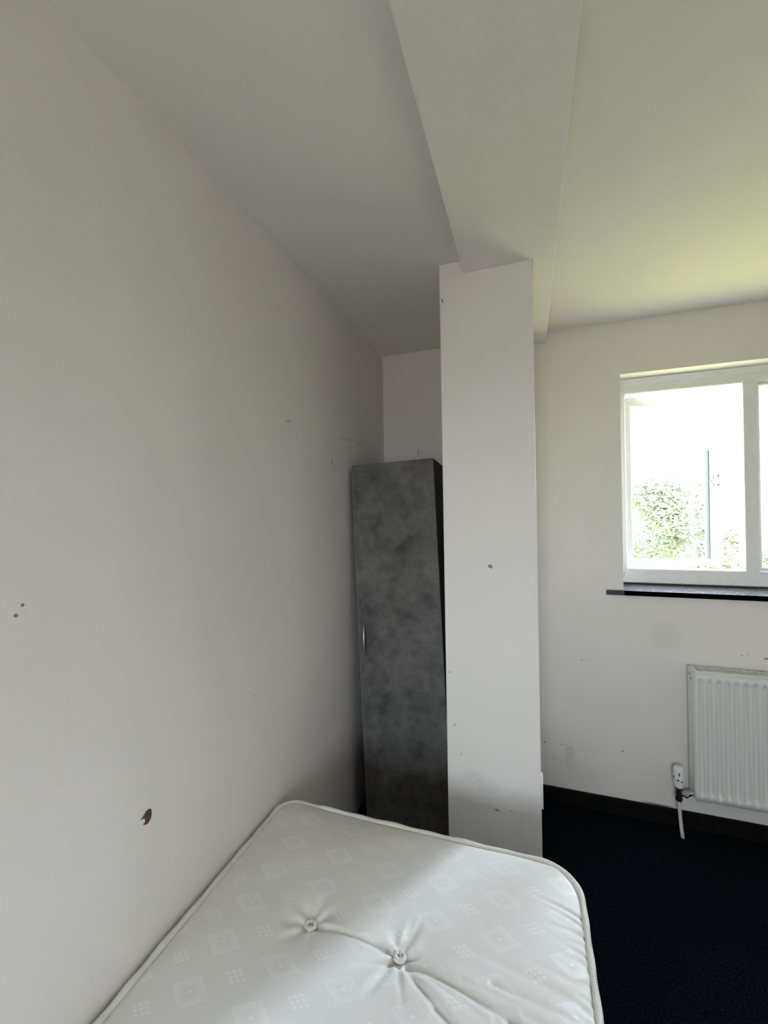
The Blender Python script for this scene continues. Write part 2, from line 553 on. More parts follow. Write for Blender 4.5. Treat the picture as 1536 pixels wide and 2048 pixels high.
def streak(pts, w):
    L, R_ = [], []
    n = len(pts)
    for i, p in enumerate(pts):
        a, b = pts[max(0, i - 1)], pts[min(n - 1, i + 1)]
        d = Vector((b[0] - a[0], b[1] - a[1])).normalized()
        ww = w * (0.35 if i in (0, n - 1) else 1.0) * 0.5
        L.append((p[0] - d.y * ww, p[1] + d.x * ww))
        R_.append((p[0] + d.y * ww, p[1] - d.x * ww))
    return L + R_[::-1]

big = flake('paint_chip', wall_left, 0, 0.0, [(0.6976, 0.8762), (0.7022, 0.8724), (0.7032, 0.8601), (0.6997, 0.851), (0.6937, 0.8466), (0.6855, 0.8485),
      (0.6815, 0.8521), (0.6864, 0.8546), (0.6858, 0.8622), (0.6801, 0.8654), (0.6745, 0.8665), (0.6827, 0.8708), (0.6893, 0.8768)], M_chip)
big['label'] = 'brown forked chip in the paint above the mattress edge'
flake('paint_chip', wall_left, 0, 0, blob((0.4599, 1.3779), 0.0032, seed=1), M_scuff)
flake('paint_chip', wall_left, 0, 0, blob((0.4497, 1.3628), 0.0032, seed=2), M_scuff)
flake('scratch', wall_left, 0, 0, streak([(1.2773, 1.8521), (1.295, 1.8560), (1.3136, 1.8576)], 0.0035), M_scuff)
flake('scratch', wall_left, 0, 0, streak([(1.7035, 1.8664), (1.7794, 1.8673), (1.8612, 1.8683)], 0.0022), M_faint)
flake('scratch', wall_left, 0, 0, streak([(1.905, 1.870), (1.9633, 1.874), (2.03, 1.882)], 0.0022), M_faint)
flake('scratch', wall_left, 0, 0, streak([(1.634, 1.7593), (1.637, 1.748), (1.6381, 1.738)], 0.0065), M_scuff)
flake('scratch', wall_left, 0, 0, streak([(1.0749, 0.9677), (1.0846, 0.9605)], 0.004), M_scuff)
flake('scratch', wall_far, 1, D, streak([(0.2072, 1.8902), (0.2128, 1.8667), (0.2065, 1.8468)], 0.004), M_scuff, sign=-1)
for k, (c, r) in enumerate([((0.8649, 0.3012), 0.006), ((0.9402, 0.3032), 0.005), ((0.9785, 0.2844), 0.004), ((1.2277, 0.3161), 0.006),
                            ((1.0150, 0.2076), 0.004), ((1.7186, 0.8387), 0.004), ((1.7429, 0.8456), 0.004), ((1.0467, 0.7508), 0.004)]):
    flake('scuff_mark', wall_far, 1, D, blob(c, r, seed=10 + k, sq=0.6), M_scuff, sign=-1)
flake('scratch', wall_far, 1, D, streak([(1.7985, 0.833), (1.81, 0.8325), (1.85, 0.835)], 0.007), M_scuff, sign=-1)
flake('scratch', wall_far, 1, D, streak([(1.0467, 0.7508), (1.0838, 0.7545)], 0.003), M_scuff, sign=-1)
flake('scratch', wall_far, 1, D, streak([(0.9402, 0.3032), (0.9785, 0.3044)], 0.003), M_scuff, sign=-1)
rust = flake('paint_chip', wall_far, 1, D, streak([(1.315, 0.0830), (1.35, 0.0822), (1.38, 0.0815), (1.41, 0.0825), (1.44, 0.0818)], 0.006), M_rust, sign=-1)
rust['label'] = 'rust-brown line of chipped paint above the skirting'
pc = flake('paint_chip', pillar, 1, PYF, blob((0.6713, 1.3212), 0.0085, seed=30, sq=0.85), M_tan, sign=-1)
pc['label'] = 'small tan chip in the pillar paint'
flake('paint_chip', pillar, 1, PYF, [(0.6645, 1.3262), (0.6695, 1.3295), (0.6745, 1.3250), (0.668, 1.3235)], M_scuff, 0.0009, -1)
flake('scratch', pillar, 1, PYF, streak([(0.5105, 2.3214), (0.5125, 2.312), (0.5129, 2.302)], 0.006), M_scuff, sign=-1)
flake('scratch', pillar, 1, PYF, streak([(0.5272, 0.7208), (0.533, 0.7287), (0.5386, 0.7355)], 0.0028), M_scuff, sign=-1)
flake('scratch', pillar, 1, PYF, streak([(0.5515, 0.6207), (0.559, 0.6276)], 0.004), M_scuff, sign=-1)
flake('scuff_mark', pillar, 1, PYF, streak([(0.6700, 0.4440), (0.680, 0.4432), (0.6899, 0.4416)], 0.006), M_scuff, sign=-1)
flake('scuff_mark', pillar, 1, PYF, streak([(0.7246, 0.4527), (0.733, 0.4474)], 0.006), M_scuff, sign=-1)
flake('scuff_mark', pillar, 1, PYF, blob((0.5176, 0.9229), 0.0028, seed=33), M_scuff, sign=-1)
# strip of plaster filler standing proud of the pillar's window side
MB().prism([(1.560, 0.470), (1.610, 0.470), (1.610, 0.558), (1.598, 0.578), (1.570, 0.580), (1.560, 0.560)], 0, PX1, PX1 + 0.0062)\
    .build('filler_patch', M_pillar, pillar, bevel=0.001)

# ------------------------------------------------------------------ window
win = thing('window_1', 'white plastic two-light window, left light swung open outwards', None, (WL, YF, WB), kind='structure')
wo_ = win.location.copy()
def wpart(mb, name, mat, **k):
    return mb.build(name, mat, win, off=wo_, **k)
FX0, FX1 = WL + 0.003, WR - 0.003
FZ0, FZ1 = 1.142, 2.183
YB = YF + 0.065
IL, IR = 1.283, FX1 - 0.042         # inner edges of the jambs
IB, IT = 1.2165, 2.1105
ML0, ML1 = 1.7757, 1.8313
# four mitred profiles of the outer frame
wpart(MB().prism([(FX0, FZ0), (FX1, FZ0), (IR, IB), (IL, IB)], 1, YF, YB), 'frame_rail', M_upvc, bevel=0.006, seg=3)
wpart(MB().prism([(FX0, FZ1), (IL, IT), (IR, IT), (FX1, FZ1)], 1, YF, YB), 'frame_rail', M_upvc, bevel=0.006, seg=3)
wpart(MB().prism([(FX0, FZ0), (IL, IB), (IL, IT), (FX0, FZ1)], 1, YF, YB), 'frame_jamb', M_upvc, bevel=0.006, seg=3)
wpart(MB().prism([(FX1, FZ0), (FX1, FZ1), (IR, IT), (IR, IB)], 1, YF, YB), 'frame_jamb', M_upvc, bevel=0.006, seg=3)
# raised line along the head of the frame
wpart(MB().prism([(YF - 0.006, 2.156), (YF + 0.002, 2.152), (YF + 0.002, 2.183), (YF - 0.010, 2.183)], 0, FX0 + 0.002, FX1 - 0.002), 'head_trim', M_upvc, bevel=0.002)
# mullion with the pointed welds let into head and bottom rail
mc = 0.5 * (ML0 + ML1)
wpart(MB().prism([(ML0, IB - 0.004), (mc, IB - 0.035), (ML1, IB - 0.004), (ML1, IT + 0.006), (mc, IT + 0.040), (ML0, IT + 0.006)], 1, YF - 0.0025, YB), 'mullion', M_upvc, bevel=0.003)
# dark joint under the frame
wpart(MB().box(FX0, FX1, YF + 0.004, YB - 0.002, WB + 0.0165, FZ0), 'sealant_joint', M_black)
# fixed right light
wpart(MB().box(ML1 - 0.002, IR + 0.002, YF + 0.030, YF + 0.036, IB, IT), 'pane', M_glass)
g = MB()
bz = 0.016
g.box(ML1, ML1 + bz, YF + 0.014, YF + 0.030, IB, IT).box(IR - bz, IR, YF + 0.014, YF + 0.030, IB, IT)
g.box(ML1 + bz, IR - bz, YF + 0.014, YF + 0.030, IB, IB + bz).box(ML1 + bz, IR - bz, YF + 0.014, YF + 0.030, IT - bz, IT)
wpart(g, 'glazing_bead', M_upvc, bevel=0.004)
# sill board
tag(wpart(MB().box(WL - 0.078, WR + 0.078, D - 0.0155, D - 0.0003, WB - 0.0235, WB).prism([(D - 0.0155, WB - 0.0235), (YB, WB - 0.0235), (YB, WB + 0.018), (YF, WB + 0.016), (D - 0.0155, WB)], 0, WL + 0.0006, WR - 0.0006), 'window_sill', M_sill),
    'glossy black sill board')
# opened sash (hinged at its left edge, 18 degrees out)
sash = thing('sash', None, None)
sash.parent = win
sash.location = Vector((1.275, 2.472, 1.217)) - wo_
sash.rotation_euler = (0, 0, math.radians(18))
SW, SH, ST = 0.518, 0.889, 0.052
GX0, GX1, GZ0, GZ1 = 0.049, 0.454, 0.035, 0.838
def spart(mb, name, mat, **k):
    return mb.build(name, mat, sash, **k)
spart(MB().prism([(0, 0), (SW, 0), (GX1, GZ0), (GX0, GZ0)], 1, 0, ST), 'sash_rail', M_upvc, bevel=0.007, seg=3)
spart(MB().prism([(0, SH), (GX0, GZ1), (GX1, GZ1), (SW, SH)], 1, 0, ST), 'sash_rail', M_upvc, bevel=0.007, seg=3)
spart(MB().prism([(0, 0), (GX0, GZ0), (GX0, GZ1), (0, SH)], 1, 0, ST), 'sash_stile', M_upvc, bevel=0.007, seg=3)
spart(MB().prism([(SW, 0), (SW, SH), (GX1, GZ1), (GX1, GZ0)], 1, 0, ST), 'sash_stile', M_upvc, bevel=0.007, seg=3)
spart(MB().box(GX0 - 0.004, GX1 + 0.004, 0.030, 0.036, GZ0 - 0.004, GZ1 + 0.004), 'pane', M_glass)
gk = MB()
gk.box(GX1 - 0.004, GX1 - 0.0002, 0.010, 0.029, GZ0, GZ0 + 0.57)  # seal cut short, its upper part left out as if lost in glare
spart(gk, 'gasket', M_gasket)
# cockspur handle on the right stile, lever turned across the glass
hd = MB()
hd.prism([(0.470, 0.415), (0.500, 0.415), (0.503, 0.425), (0.503, 0.465), (0.500, 0.475), (0.470, 0.475), (0.467, 0.465), (0.467, 0.425)], 1, -0.010, 0.001)
hd.tube([(0.486, -0.008, 0.446), (0.486, -0.030, 0.446)], 0.009, 12)
hd.tube([(0.496, -0.030, 0.447), (0.478, -0.033, 0.446), (0.455, -0.034, 0.443), (0.432, -0.033, 0.439), (0.424, -0.031, 0.437)], [0.009, 0.0085, 0.0075, 0.007, 0.004], 10)
spart(hd, 'handle', M_handle, bevel=0.002)
sc = MB()
for z in (0.421, 0.468):
    sc.tube([(0.486, -0.0095, z), (0.486, -0.0112, z)], 0.0042, 8)
spart(sc, 'screw_cap', M_slot)

# added unseen window in the near wall, lets in fill light
fill_win = thing('fill_window', 'plain white window added in the unseen near wall for fill light', None, (N0, NY - 0.06, NB), kind='structure')
w2 = fill_win.location.copy()
fr = MB()
fr.box(N0 + 0.001, N0 + 0.03, NY - 0.115, NY - 0.05, NB + 0.001, NT - 0.001).box(N1 - 0.03, N1 - 0.001, NY - 0.115, NY - 0.05, NB + 0.001, NT - 0.001)
fr.box(N0 + 0.03, N1 - 0.03, NY - 0.115, NY - 0.05, NB + 0.001, NB + 0.03).box(N0 + 0.03, N1 - 0.03, NY - 0.115, NY - 0.05, NT - 0.03, NT - 0.001)
fr.build('fill_window_frame', M_upvc, fill_win, off=w2)
MB().box(N0 + 0.025, N1 - 0.025, NY - 0.086, NY - 0.080, NB + 0.025, NT - 0.025).build('pane', M_glass, fill_win, off=w2)

# ------------------------------------------------------------------ radiator
RX0, RX1 = 1.500, 2.300
RYF, RYB = D - 0.100, D - 0.028
RZ0, RZ1 = 0.187, 0.780
rad = thing('radiator', 'white ribbed panel radiator on the wall under the window', 'radiator', (RX0, D, 0))
ro = rad.location.copy()
def rpart(mb, name, mat, **k):
    return mb.build(name, mat, rad, off=ro, **k)
# pressed front panel with recessed vertical channels
PITCH_R = 0.0334
x = RX0 + 0.018
chan = []
while x + 0.022 < RX1 - 0.012:
    chan.append(x)
    x += PITCH_R
prof = []
for c0 in chan:
    for dxx, dp in ((0.0, 0), (0.0025, 0.45), (0.0045, 0.95), (0.0070, 1.0), (0.0130, 1.0), (0.0155, 0.95), (0.0175, 0.45), (0.020, 0)):
        prof.append((c0 + dxx, dp))
prof = [(RX0 + 0.0032, 0.9), (RX0 + 0.0042, 0.25), (RX0 + 0.0065, 0)] + prof + [(RX1 - 0.004, 0)]
zrows = [(RZ0 + 0.006, 0), (RZ0 + 0.034, 0), (RZ0 + 0.042, 0.75), (RZ0 + 0.050, 1), (RZ1 - 0.055, 1), (RZ1 - 0.047, 0.75), (RZ1 - 0.040, 0), (RZ1 - 0.006, 0)]
fp = MB()
vs, fs = [], []
n = len(prof)
for z, wz in zrows:
    for px, dp in prof:
        vs.append((px, RYF + 0.0125 * dp * wz, z))
for r in range(len(zrows) - 1):
    for k in range(n - 1):
        fs.append((r * n + k, r * n + k + 1, (r + 1) * n + k + 1, (r + 1) * n + k))
fp.add(vs, fs)
fo = rpart(fp, 'front_panel', M_rad, smooth=True)
so = fo.modifiers.new('thick', 'SOLIDIFY')
so.thickness = 0.0015
so.offset = -1 if fo.data.polygons[0].normal.y < 0 else 1
rpart(MB().box(RX0 + 0.006, RX1 - 0.006, RYB - 0.004, RYB, RZ0 + 0.012, RZ1 - 0.012), 'rear_panel', M_rad)
rpart(MB().box(RX0, RX0 + 0.004, RYF + 0.002, RYB + 0.004, RZ0 + 0.002, RZ1), 'side_cover', M_rad, bevel=0.0018, seg=2)
rpart(MB().box(RX1 - 0.004, RX1, RYF + 0.002, RYB + 0.004, RZ0 + 0.002, RZ1), 'side_cover', M_rad, bevel=0.0018, seg=2)
# top grille: rails front and back, end strips, and the bars between the slots
gr = MB()
gz0, gz1 = RZ1 - 0.006, RZ1 - 0.0005
gr.box(RX0 + 0.0045, RX1 - 0.0045, RYF - 0.001, RYF + 0.013, gz0 - 0.003, gz1).box(RX0 + 0.0045, RX1 - 0.0045, RYB - 0.007, RYB + 0.004, gz0, gz1)
gr.box(RX0 + 0.0045, RX0 + 0.020, RYF + 0.013, RYB - 0.007, gz0, gz1).box(RX1 - 0.020, RX1 - 0.0045, RYF + 0.013, RYB - 0.007, gz0, gz1)
x = RX0 + 0.0255
while x < RX1 - 0.024:
    gr.box(x, x + 0.0042, RYF + 0.013, RYB - 0.007, gz0, gz1)
    x += 0.0099
rpart(gr, 'top_grille', M_rad)
rpart(MB().box(RX0 + 0.01, RX1 - 0.01, RYF + 0.0135, RYB - 0.0075, RZ0 + 0.02, RZ1 - 0.012), 'fins_shade_block', M_slot)  # solid block for the fins, dark to paint the shade behind the slots
vt = MB()
vt.tube([(RX0 + 0.001, D - 0.052, 0.752), (RX0 - 0.0015, D - 0.052, 0.752)], 0.0085, 14)
rpart(vt, 'air_vent', M_satin, bevel=0.0005)
rpart(MB().tube([(RX0 + 0.001, D - 0.066, 0.735), (RX0 - 0.0008, D - 0.066, 0.735)], 0.005, 10), 'drip_stain', M_slot)

# thermostatic valve with its pipe to the floor
VX, VY = 1.4445, 2.2706
val = thing('radiator_valve', 'white thermostatic valve and painted pipe at the left foot of the radiator', 'valve', (VX, VY, 0))
vo = val.location.copy()
def vpart(mb, name, mat, **k):
    return mb.build(name, mat, val, off=vo, **k)
hp = MB()
prof = [(0.222, 0.013), (0.226, 0.0165), (0.240, 0.0185), (0.252, 0.0190), (0.254, 0.0205), (0.262, 0.0215), (0.300, 0.0215), (0.312, 0.0200), (0.317, 0.0165), (0.3185, 0.006)]
nn = 24
vs = [(VX + r * math.cos(2 * pi * k / nn) * (1 - 0.035 * (k % 2) * (z > 0.256 and z < 0.314)), VY + r * math.sin(2 * pi * k / nn) * (1 - 0.035 * (k % 2) * (z > 0.256 and z < 0.314)), z) for z, r in prof for k in range(nn)]
fs = [(i * nn + k, i * nn + (k + 1) % nn, (i + 1) * nn + (k + 1) % nn, (i + 1) * nn + k) for i in range(len(prof) - 1) for k in range(nn)]
fs += [tuple(range(nn))[::-1], tuple((len(prof) - 1) * nn + k for k in range(nn))]
hp.add(vs, fs)
head = vpart(hp, 'valve_head', M_plastic)
mk = MB()
for an, z0, z1, w in ((-1.95, 0.262, 0.268, 0.0042), (-1.25, 0.258, 0.264, 0.0022), (-2.9, 0.268, 0.276, 0.0018), (-1.75, 0.285, 0.300, 0.0022)):
    cx_, cy_ = VX + 0.0208 * math.cos(an), VY + 0.0208 * math.sin(an)
    tx, ty = -math.sin(an), math.cos(an)
    nx, ny = math.cos(an), math.sin(an)
    q = [(cx_ - tx * w, cy_ - ty * w), (cx_ + tx * w, cy_ + ty * w), (cx_ + tx * w + nx * 0.0022, cy_ + ty * w + ny * 0.0022), (cx_ - tx * w + nx * 0.0022, cy_ - ty * w + ny * 0.0022)]
    mk.prism(q, 2, z0, z1)
vpart(mk, 'dial_mark', M_slot)
vb = MB()
vb.tube([(VX, VY, 0.226), (VX, VY, 0.220), (VX, VY, 0.212), (VX, VY, 0.205)], [0.016, 0.017, 0.012, 0.010], 16)
vb.tube([(VX, VY, 0.205), (VX, VY, 0.172)], 0.0115, 16)
vb.tube([(VX, VY, 0.180), (VX, VY, 0.168), (VX, VY, 0.160)], [0.0145, 0.0155, 0.013], 6)
vpart(vb, 'valve_body', M_black, bevel=0.001)
vtl = MB()
vtl.tube([(VX + 0.008, VY, 0.192), (VX + 0.022, VY, 0.193)], 0.009, 14)
vtl.tube([(VX + 0.020, VY, 0.193), (VX + 0.034, VY, 0.194)], 0.0135, 6)
vtl.tube([(VX + 0.034, VY, 0.194), (RX0 + 0.003, VY + 0.004, 0.205)], 0.0085, 14)
vpart(vtl, 'tail_nut', M_chrome, bevel=0.0008)
pts = []
for k in range(13):
    s_ = k / 12
    pts.append((VX + 0.0005 + 0.0070 * s_ ** 2, VY - 0.0155 * s_ ** 1.8, 0.161 * (1 - s_) + 0.0005))
vpart(MB().tube(pts, 0.0075, 14), 'pipe', M_pipe, smooth=True)

# ------------------------------------------------------------------ wardrobe (leans left and back in the alcove)
wd = thing('wardrobe', 'tall narrow slate-grey wardrobe leaning in the alcove behind the pillar', 'wardrobe', (0.094, 1.7521, 0.0))
a_, b2, c_ = 0.0413, 0.0311, 0.0357
Rx = Matrix(((1, 0, 0), (0, math.cos(b2), math.sin(b2)), (0, -math.sin(b2), math.cos(b2))))
Ry = Matrix(((math.cos(a_), 0, -math.sin(a_)), (0, 1, 0), (math.sin(a_), 0, math.cos(a_))))
Rz = Matrix(((math.cos(c_), -math.sin(c_), 0), (math.sin(c_), math.cos(c_), 0), (0, 0, 1)))
wm = (Rz @ Ry @ Rx).to_4x4()
wm.translation = Vector((0.094, 1.7521, 0.0155))
wd.matrix_world = wm
WW, WH, WD_ = 0.3877, 1.7330, 0.495
DT = 0.018
def wpt(mb, name, mat, **k):
    return mb.build(name, mat, wd, **k)
wpt(MB().box(0.0, 0.016, DT + 0.002, WD_, 0, WH), 'side_panel', M_slate_dark, bevel=0.0008)
wpt(MB().box(WW - 0.016, WW, DT + 0.002, WD_, 0, WH), 'side_panel', M_slate_dark, bevel=0.0008)
wpt(MB().box(0.016, WW - 0.016, DT + 0.002, WD_, WH - 0.016, WH), 'top_panel', M_slate_dark)
wpt(MB().box(0.016, WW - 0.016, DT + 0.002, WD_, 0.06, 0.076), 'bottom_panel', M_slate_dark)
wpt(MB().box(0.016, WW - 0.016, WD_ - 0.004, WD_, 0.0, WH - 0.016), 'back_panel', M_slate_dark)
wpt(MB().box(0.016, WW - 0.016, DT + 0.02, DT + 0.036, 0, 0.06), 'plinth', M_slate_dark)
door = wpt(MB().box(0.002, WW, 0, DT, 0.004, WH), 'door', M_slate, bevel=0.0012)
MB().box(-0.0005, 0.002, 0.0005, DT - 0.0005, 0.006, WH - 0.002).build('edge_strip', M_edge, door, label='edge banding with its light reflection painted pale')
hpts, hr = [], []
for k in range(15):
    s_ = k / 14
    hpts.append((0.031, -0.002 - 0.020 * math.sin(pi * s_) ** 0.7, 0.854 + 0.150 * s_))
    hr.append(0.0028 + 0.0042 * math.sin(pi * s_))
hb = MB().tube(hpts, hr, 12)
hb.tube([(0.031, 0.001, 0.858), (0.031, -0.006, 0.857)], 0.006, 10).tube([(0.031, 0.001, 1.000), (0.031, -0.006, 1.001)], 0.006, 10)
hb.build('handle', M_satin, door, smooth=True, label='slim bowed metal handle')

# ------------------------------------------------------------------ mattress
MX0, MX1, MY1, MY0 = 0.019, 0.9135, 1.206, -0.690
ZE = 0.566
RL, RR = 0.060, 0.095         # corner radii at the far left and far right
mat_ = thing('mattress', 'white damask single mattress with tufts and piped edges, bare on the bed', 'mattress', (MX0, MY0, 0.35))
mo = mat_.location.copy()
TUFTS = [(0.3101, 0.8542), (0.5271, 0.8512)]
for row in range(1, 5):
    yy = 0.853 - 0.34 * row
    TUFTS += [(0.20, yy), (0.42, yy), (0.64, yy)] if row % 2 else [(0.3101, yy), (0.5271, yy)]

def xspan(y):
    """left and right edge of the mattress at y (rounded corners at both ends)"""
    l, r = MX0, MX1
    for (d, ) in ((MY1 - y,), (y - MY0,)):
        if d < RL:
            l = max(l, MX0 + RL - math.sqrt(max(0, RL * RL - (RL - d) ** 2)))
        if d < RR:
            r = min(r, MX1 - RR + math.sqrt(max(0, RR * RR - (RR - d) ** 2)))
    return l, r

def segd(x, y, a, b):
    dx, dy = b[0] - a[0], b[1] - a[1]
    t = ((x - a[0]) * dx + (y - a[1]) * dy) / (dx * dx + dy * dy)
    tt = min(1, max(0, t))
    px, py = a[0] + tt * dx, a[1] + tt * dy
    s = (dx * (y - a[1]) - dy * (x - a[0]))
    return math.hypot(x - px, y - py), tt, (1 if s > 0 else -1)

# creases: start, end, depth, width, start weight, end weight
CREASES = [((0.318, 0.8537), (0.519, 0.8520), 0.0050, 0.0050, 1, 1),
           ((0.540, 0.849), (0.760, 0.800), 0.0085, 0.010, 1.0, 0.7), ((0.760, 0.800), (0.885, 0.785), 0.0055, 0.010, 1, 0.5),
           ((0.540, 0.855), (0.640, 0.852), 0.0050, 0.006, 1, 0.1),
           ((0.530, 0.865), (0.565, 0.960), 0.0050, 0.008, 1, 0.0), ((0.520, 0.838), (0.490, 0.760), 0.0060, 0.009, 1, 0.3),
           ((0.302, 0.862), (0.275, 0.900), 0.0040, 0.006, 1, 0.0), ((0.535, 0.838), (0.660, 0.745), 0.0055, 0.009, 1, 0.2),
           ((0.300, 0.845), (0.250, 0.770), 0.0035, 0.007, 1, 0.0), ((0.640, 0.905), (0.890, 0.868), 0.0035, 0.010, 0.2, 0.8),
           ((0.700, 0.762), (0.895, 0.735), 0.0050, 0.009, 0.3, 0.9), ((0.520, 0.845), (0.420, 0.770), 0.004, 0.008, 1, 0.1)]
for (a0, a1, b0, b1, dp, w) in ((0.545, 0.842, 0.700, 0.815, 0.0035, 0.0045), (0.545, 0.838, 0.780, 0.765, 0.0048, 0.0060), (0.540, 0.832, 0.725, 0.718, 0.0040, 0.0055),
                                (0.548, 0.858, 0.620, 0.874, 0.0030, 0.0045), (0.660, 0.838, 0.800, 0.822, 0.0030, 0.0050), (0.730, 0.790, 0.880, 0.760, 0.0042, 0.0060),
                                (0.530, 0.832, 0.560, 0.760, 0.0040, 0.0055), (0.515, 0.836, 0.440, 0.800, 0.0032, 0.0050), (0.620, 0.775, 0.760, 0.720, 0.0040, 0.0065),
                                (0.720, 0.850, 0.893, 0.835, 0.0032, 0.0055), (0.780, 0.815, 0.895, 0.803, 0.0040, 0.0050), (0.525, 0.866, 0.535, 0.930, 0.0032, 0.0050)):
    CREASES.append(((a0, a1), (b0, b1), dp, w, 1.0, 0.25))
rw = random.Random(5)
WR_ = [(MX1 - rw.uniform(0.045, 0.13), y_, rw.uniform(0.0018, 0.0045), rw.uniform(0.004, 0.007), rw.uniform(-0.02, 0.02))
       for y_ in [1.06 - 0.0225 * k + rw.uniform(-0.006, 0.006) for k in range(30)]]
for (xa, y_, dp, w, sl) in WR_:
    CREASES.append(((xa, y_ + sl), (MX1 - 0.004, y_), dp, w, 0.0, 1.0))

def ztop(x, y):
    l, r = xspan(y)
    d = max(0.0, min(x - l, r - x, MY1 - y, y - MY0))
    z = ZE + 0.0155 * (1 - math.exp(-d / 0.040)) - 0.004 * math.exp(-(d / 0.008) ** 2)
    z += 0.0025 * math.sin(9.0 * x + 1.3) * math.sin(7.0 * y + 0.4) + 0.0012 * math.sin(23 * x - 11 * y) * math.sin(17 * y + 5 * x)
    for (tx, ty) in TUFTS:
        q = math.hypot(x - tx, y - ty)
        if q < 0.25:
            z -= 0.020 * math.exp(-q / 0.030) + 0.006 * math.exp(-(q / 0.10) ** 2)
            an = math.atan2(y - ty, x - tx)
            z += 0.0022 * math.sin(7 * an + tx * 40) * math.exp(-((q - 0.035) / 0.028) ** 2)
    for a, b, dp, w, w0, w1 in CREASES:
        if x < min(a[0], b[0]) - 4 * w or x > max(a[0], b[0]) + 4 * w or y < min(a[1], b[1]) - 4 * w or y > max(a[1], b[1]) + 4 * w:
            continue
        q, t, s = segd(x, y, a, b)
        k = dp * (w0 + (w1 - w0) * t)
        z -= k * math.exp(-(q / w) ** 2) - 0.22 * k * math.exp(-((q - 2.2 * w) / (1.3 * w)) ** 2)
    return z

ys = []
y = MY0
for k in range(15):                       # dense rows through the far and near corners
    ys.append(MY0 + RR * (1 - math.cos(pi / 2 * k / 14)))
yy = ys[-1]
nmid = 330
for k in range(1, nmid + 1):
    s_ = k / nmid
    ys.append(MY0 + RR + (MY1 - MY0 - 2 * RR) * (1 - (1 - s_) ** 1.5))
for k in range(1, 19):
    ys.append(MY1 - RR * (1 - math.sin(pi / 2 * k / 18)))
NXM = 280
vs, fs = [], []
for y in ys:
    l, r = xspan(y)
    for k in range(NXM + 1):
        x = l + (r - l) * k / NXM
        vs.append((x, y, ztop(x, y)))
for j in range(len(ys) - 1):
    for k in range(NXM):
        a = j * (NXM + 1) + k
        fs.append((a, a + 1, a + NXM + 2, a + NXM + 1))
# top panel keeps world coordinates as its object coordinates, so the weave stays in register
tp = MB().add(vs, fs).build('top_panel', M_damask, mat_, smooth=True)
tp.location = -mo

def outline(inset=0.0, step=0.012):
    """closed outline of the mattress, counter-clockwise"""
    pts = []
    def arc(cx, cy, r, a0, a1):
        n_ = 16
        for k in range(n_ + 1):
            a = a0 + (a1 - a0) * k / n_
            pts.append((cx + (r - inset) * math.cos(a), cy + (r - inset) * math.sin(a)))
    def run(p, q):
        n_ = max(1, int(math.hypot(q[0] - p[0], q[1] - p[1]) / step))
        for k in range(1, n_):
            pts.append((p[0] + (q[0] - p[0]) * k / n_, p[1] + (q[1] - p[1]) * k / n_))
    i = inset
    run((MX1 - i, MY0 + RR), (MX1 - i, MY1 - RR))
    arc(MX1 - RR, MY1 - RR, RR, 0, pi / 2)
    run((MX1 - RR, MY1 - i), (MX0 + RL, MY1 - i))
    arc(MX0 + RL, MY1 - RL, RL, pi / 2, pi)
    run((MX0 + i, MY1 - RL), (MX0 + i, MY0 + RL))
    arc(MX0 + RL, MY0 + RL, RL, pi, 1.5 * pi)
    run((MX0 + RL, MY0 + i), (MX1 - RR, MY0 + i))
    arc(MX1 - RR, MY0 + RR, RR, -pi / 2, 0)
    return pts

def wave(p, k):
    return 0.0009 * math.sin(31 * p[0] + 27 * p[1] + k) + 0.0005 * math.sin(83 * p[1] - 61 * p[0] + 2 * k)

ol = outline()
pipe_top = MB().tube([(p[0], p[1], ZE + 0.001 + wave(p, 0.5)) for p in ol], [0.0072 + 0.0007 * math.sin(57 * p[0] + 71 * p[1]) for p in ol], 12, closed=True)
pipe_top.build('piping', M_tape, mat_, off=mo, smooth=True)
pipe_bot = MB().tube([(p[0], p[1], 0.364 + wave(p, 2.2)) for p in ol], 0.0068, 10, closed=True)
pipe_bot.build('piping', M_tape, mat_, off=mo, smooth=True)
# padded side border
rows = [(-0.004, ZE - 0.003), (-0.001, ZE - 0.008), (0.004, 0.535), (0.0065, 0.500), (0.0075, 0.465), (0.0065, 0.430), (0.004, 0.395), (-0.001, 0.370), (-0.012, 0.3530)]
vs, fs = [], []
rings = []
for off_, z in rows:
    ring = outline(-off_)
    ring = [(min(max(p[0], MX0 - 0.006), 9), p[1]) for p in ring]
    nn = len(ol)
    ring = [ring[int(k * len(ring) / nn)] for k in range(nn)]
    for p in ring:
        vs.append((p[0], p[1], z + wave(p, z * 9) * 0.5))
for i in range(len(rows) - 1):
    for k in range(nn):
        l = (k + 1) % nn
        fs.append((i * nn + k, i * nn + l, (i + 1) * nn + l, (i + 1) * nn + k))
fs.append(tuple((len(rows) - 1) * nn + k for k in range(nn)))
MB().add(vs, fs).build('side_border', M_border, mat_, off=mo, smooth=True)
# row of lock stitches on the tape
st = MB()
acc = 0.0
for k in range(len(ol)):
    p, q = Vector(ol[k]), Vector(ol[(k + 1) % len(ol)])
    if p.y < 0.35 or p.x < 0.80:
        continue
    tdir = (q - p).normalized()
    nrm = Vector((tdir.y, -tdir.x))
    for s_ in (0.0, 0.5):
        c = p.lerp(q, s_)
        b0 = c + nrm * 0.0030
        b1 = c + nrm * 0.0052 + tdir * 0.0030
        zz = ZE + 0.001 + wave(c, 0.5)
        st.tube([(b0.x, b0.y, zz + 0.0062), (b1.x, b1.y, zz + 0.0047)], 0.00065, 4)
st.build('stitching', M_thread, mat_, off=mo, kind='stuff')
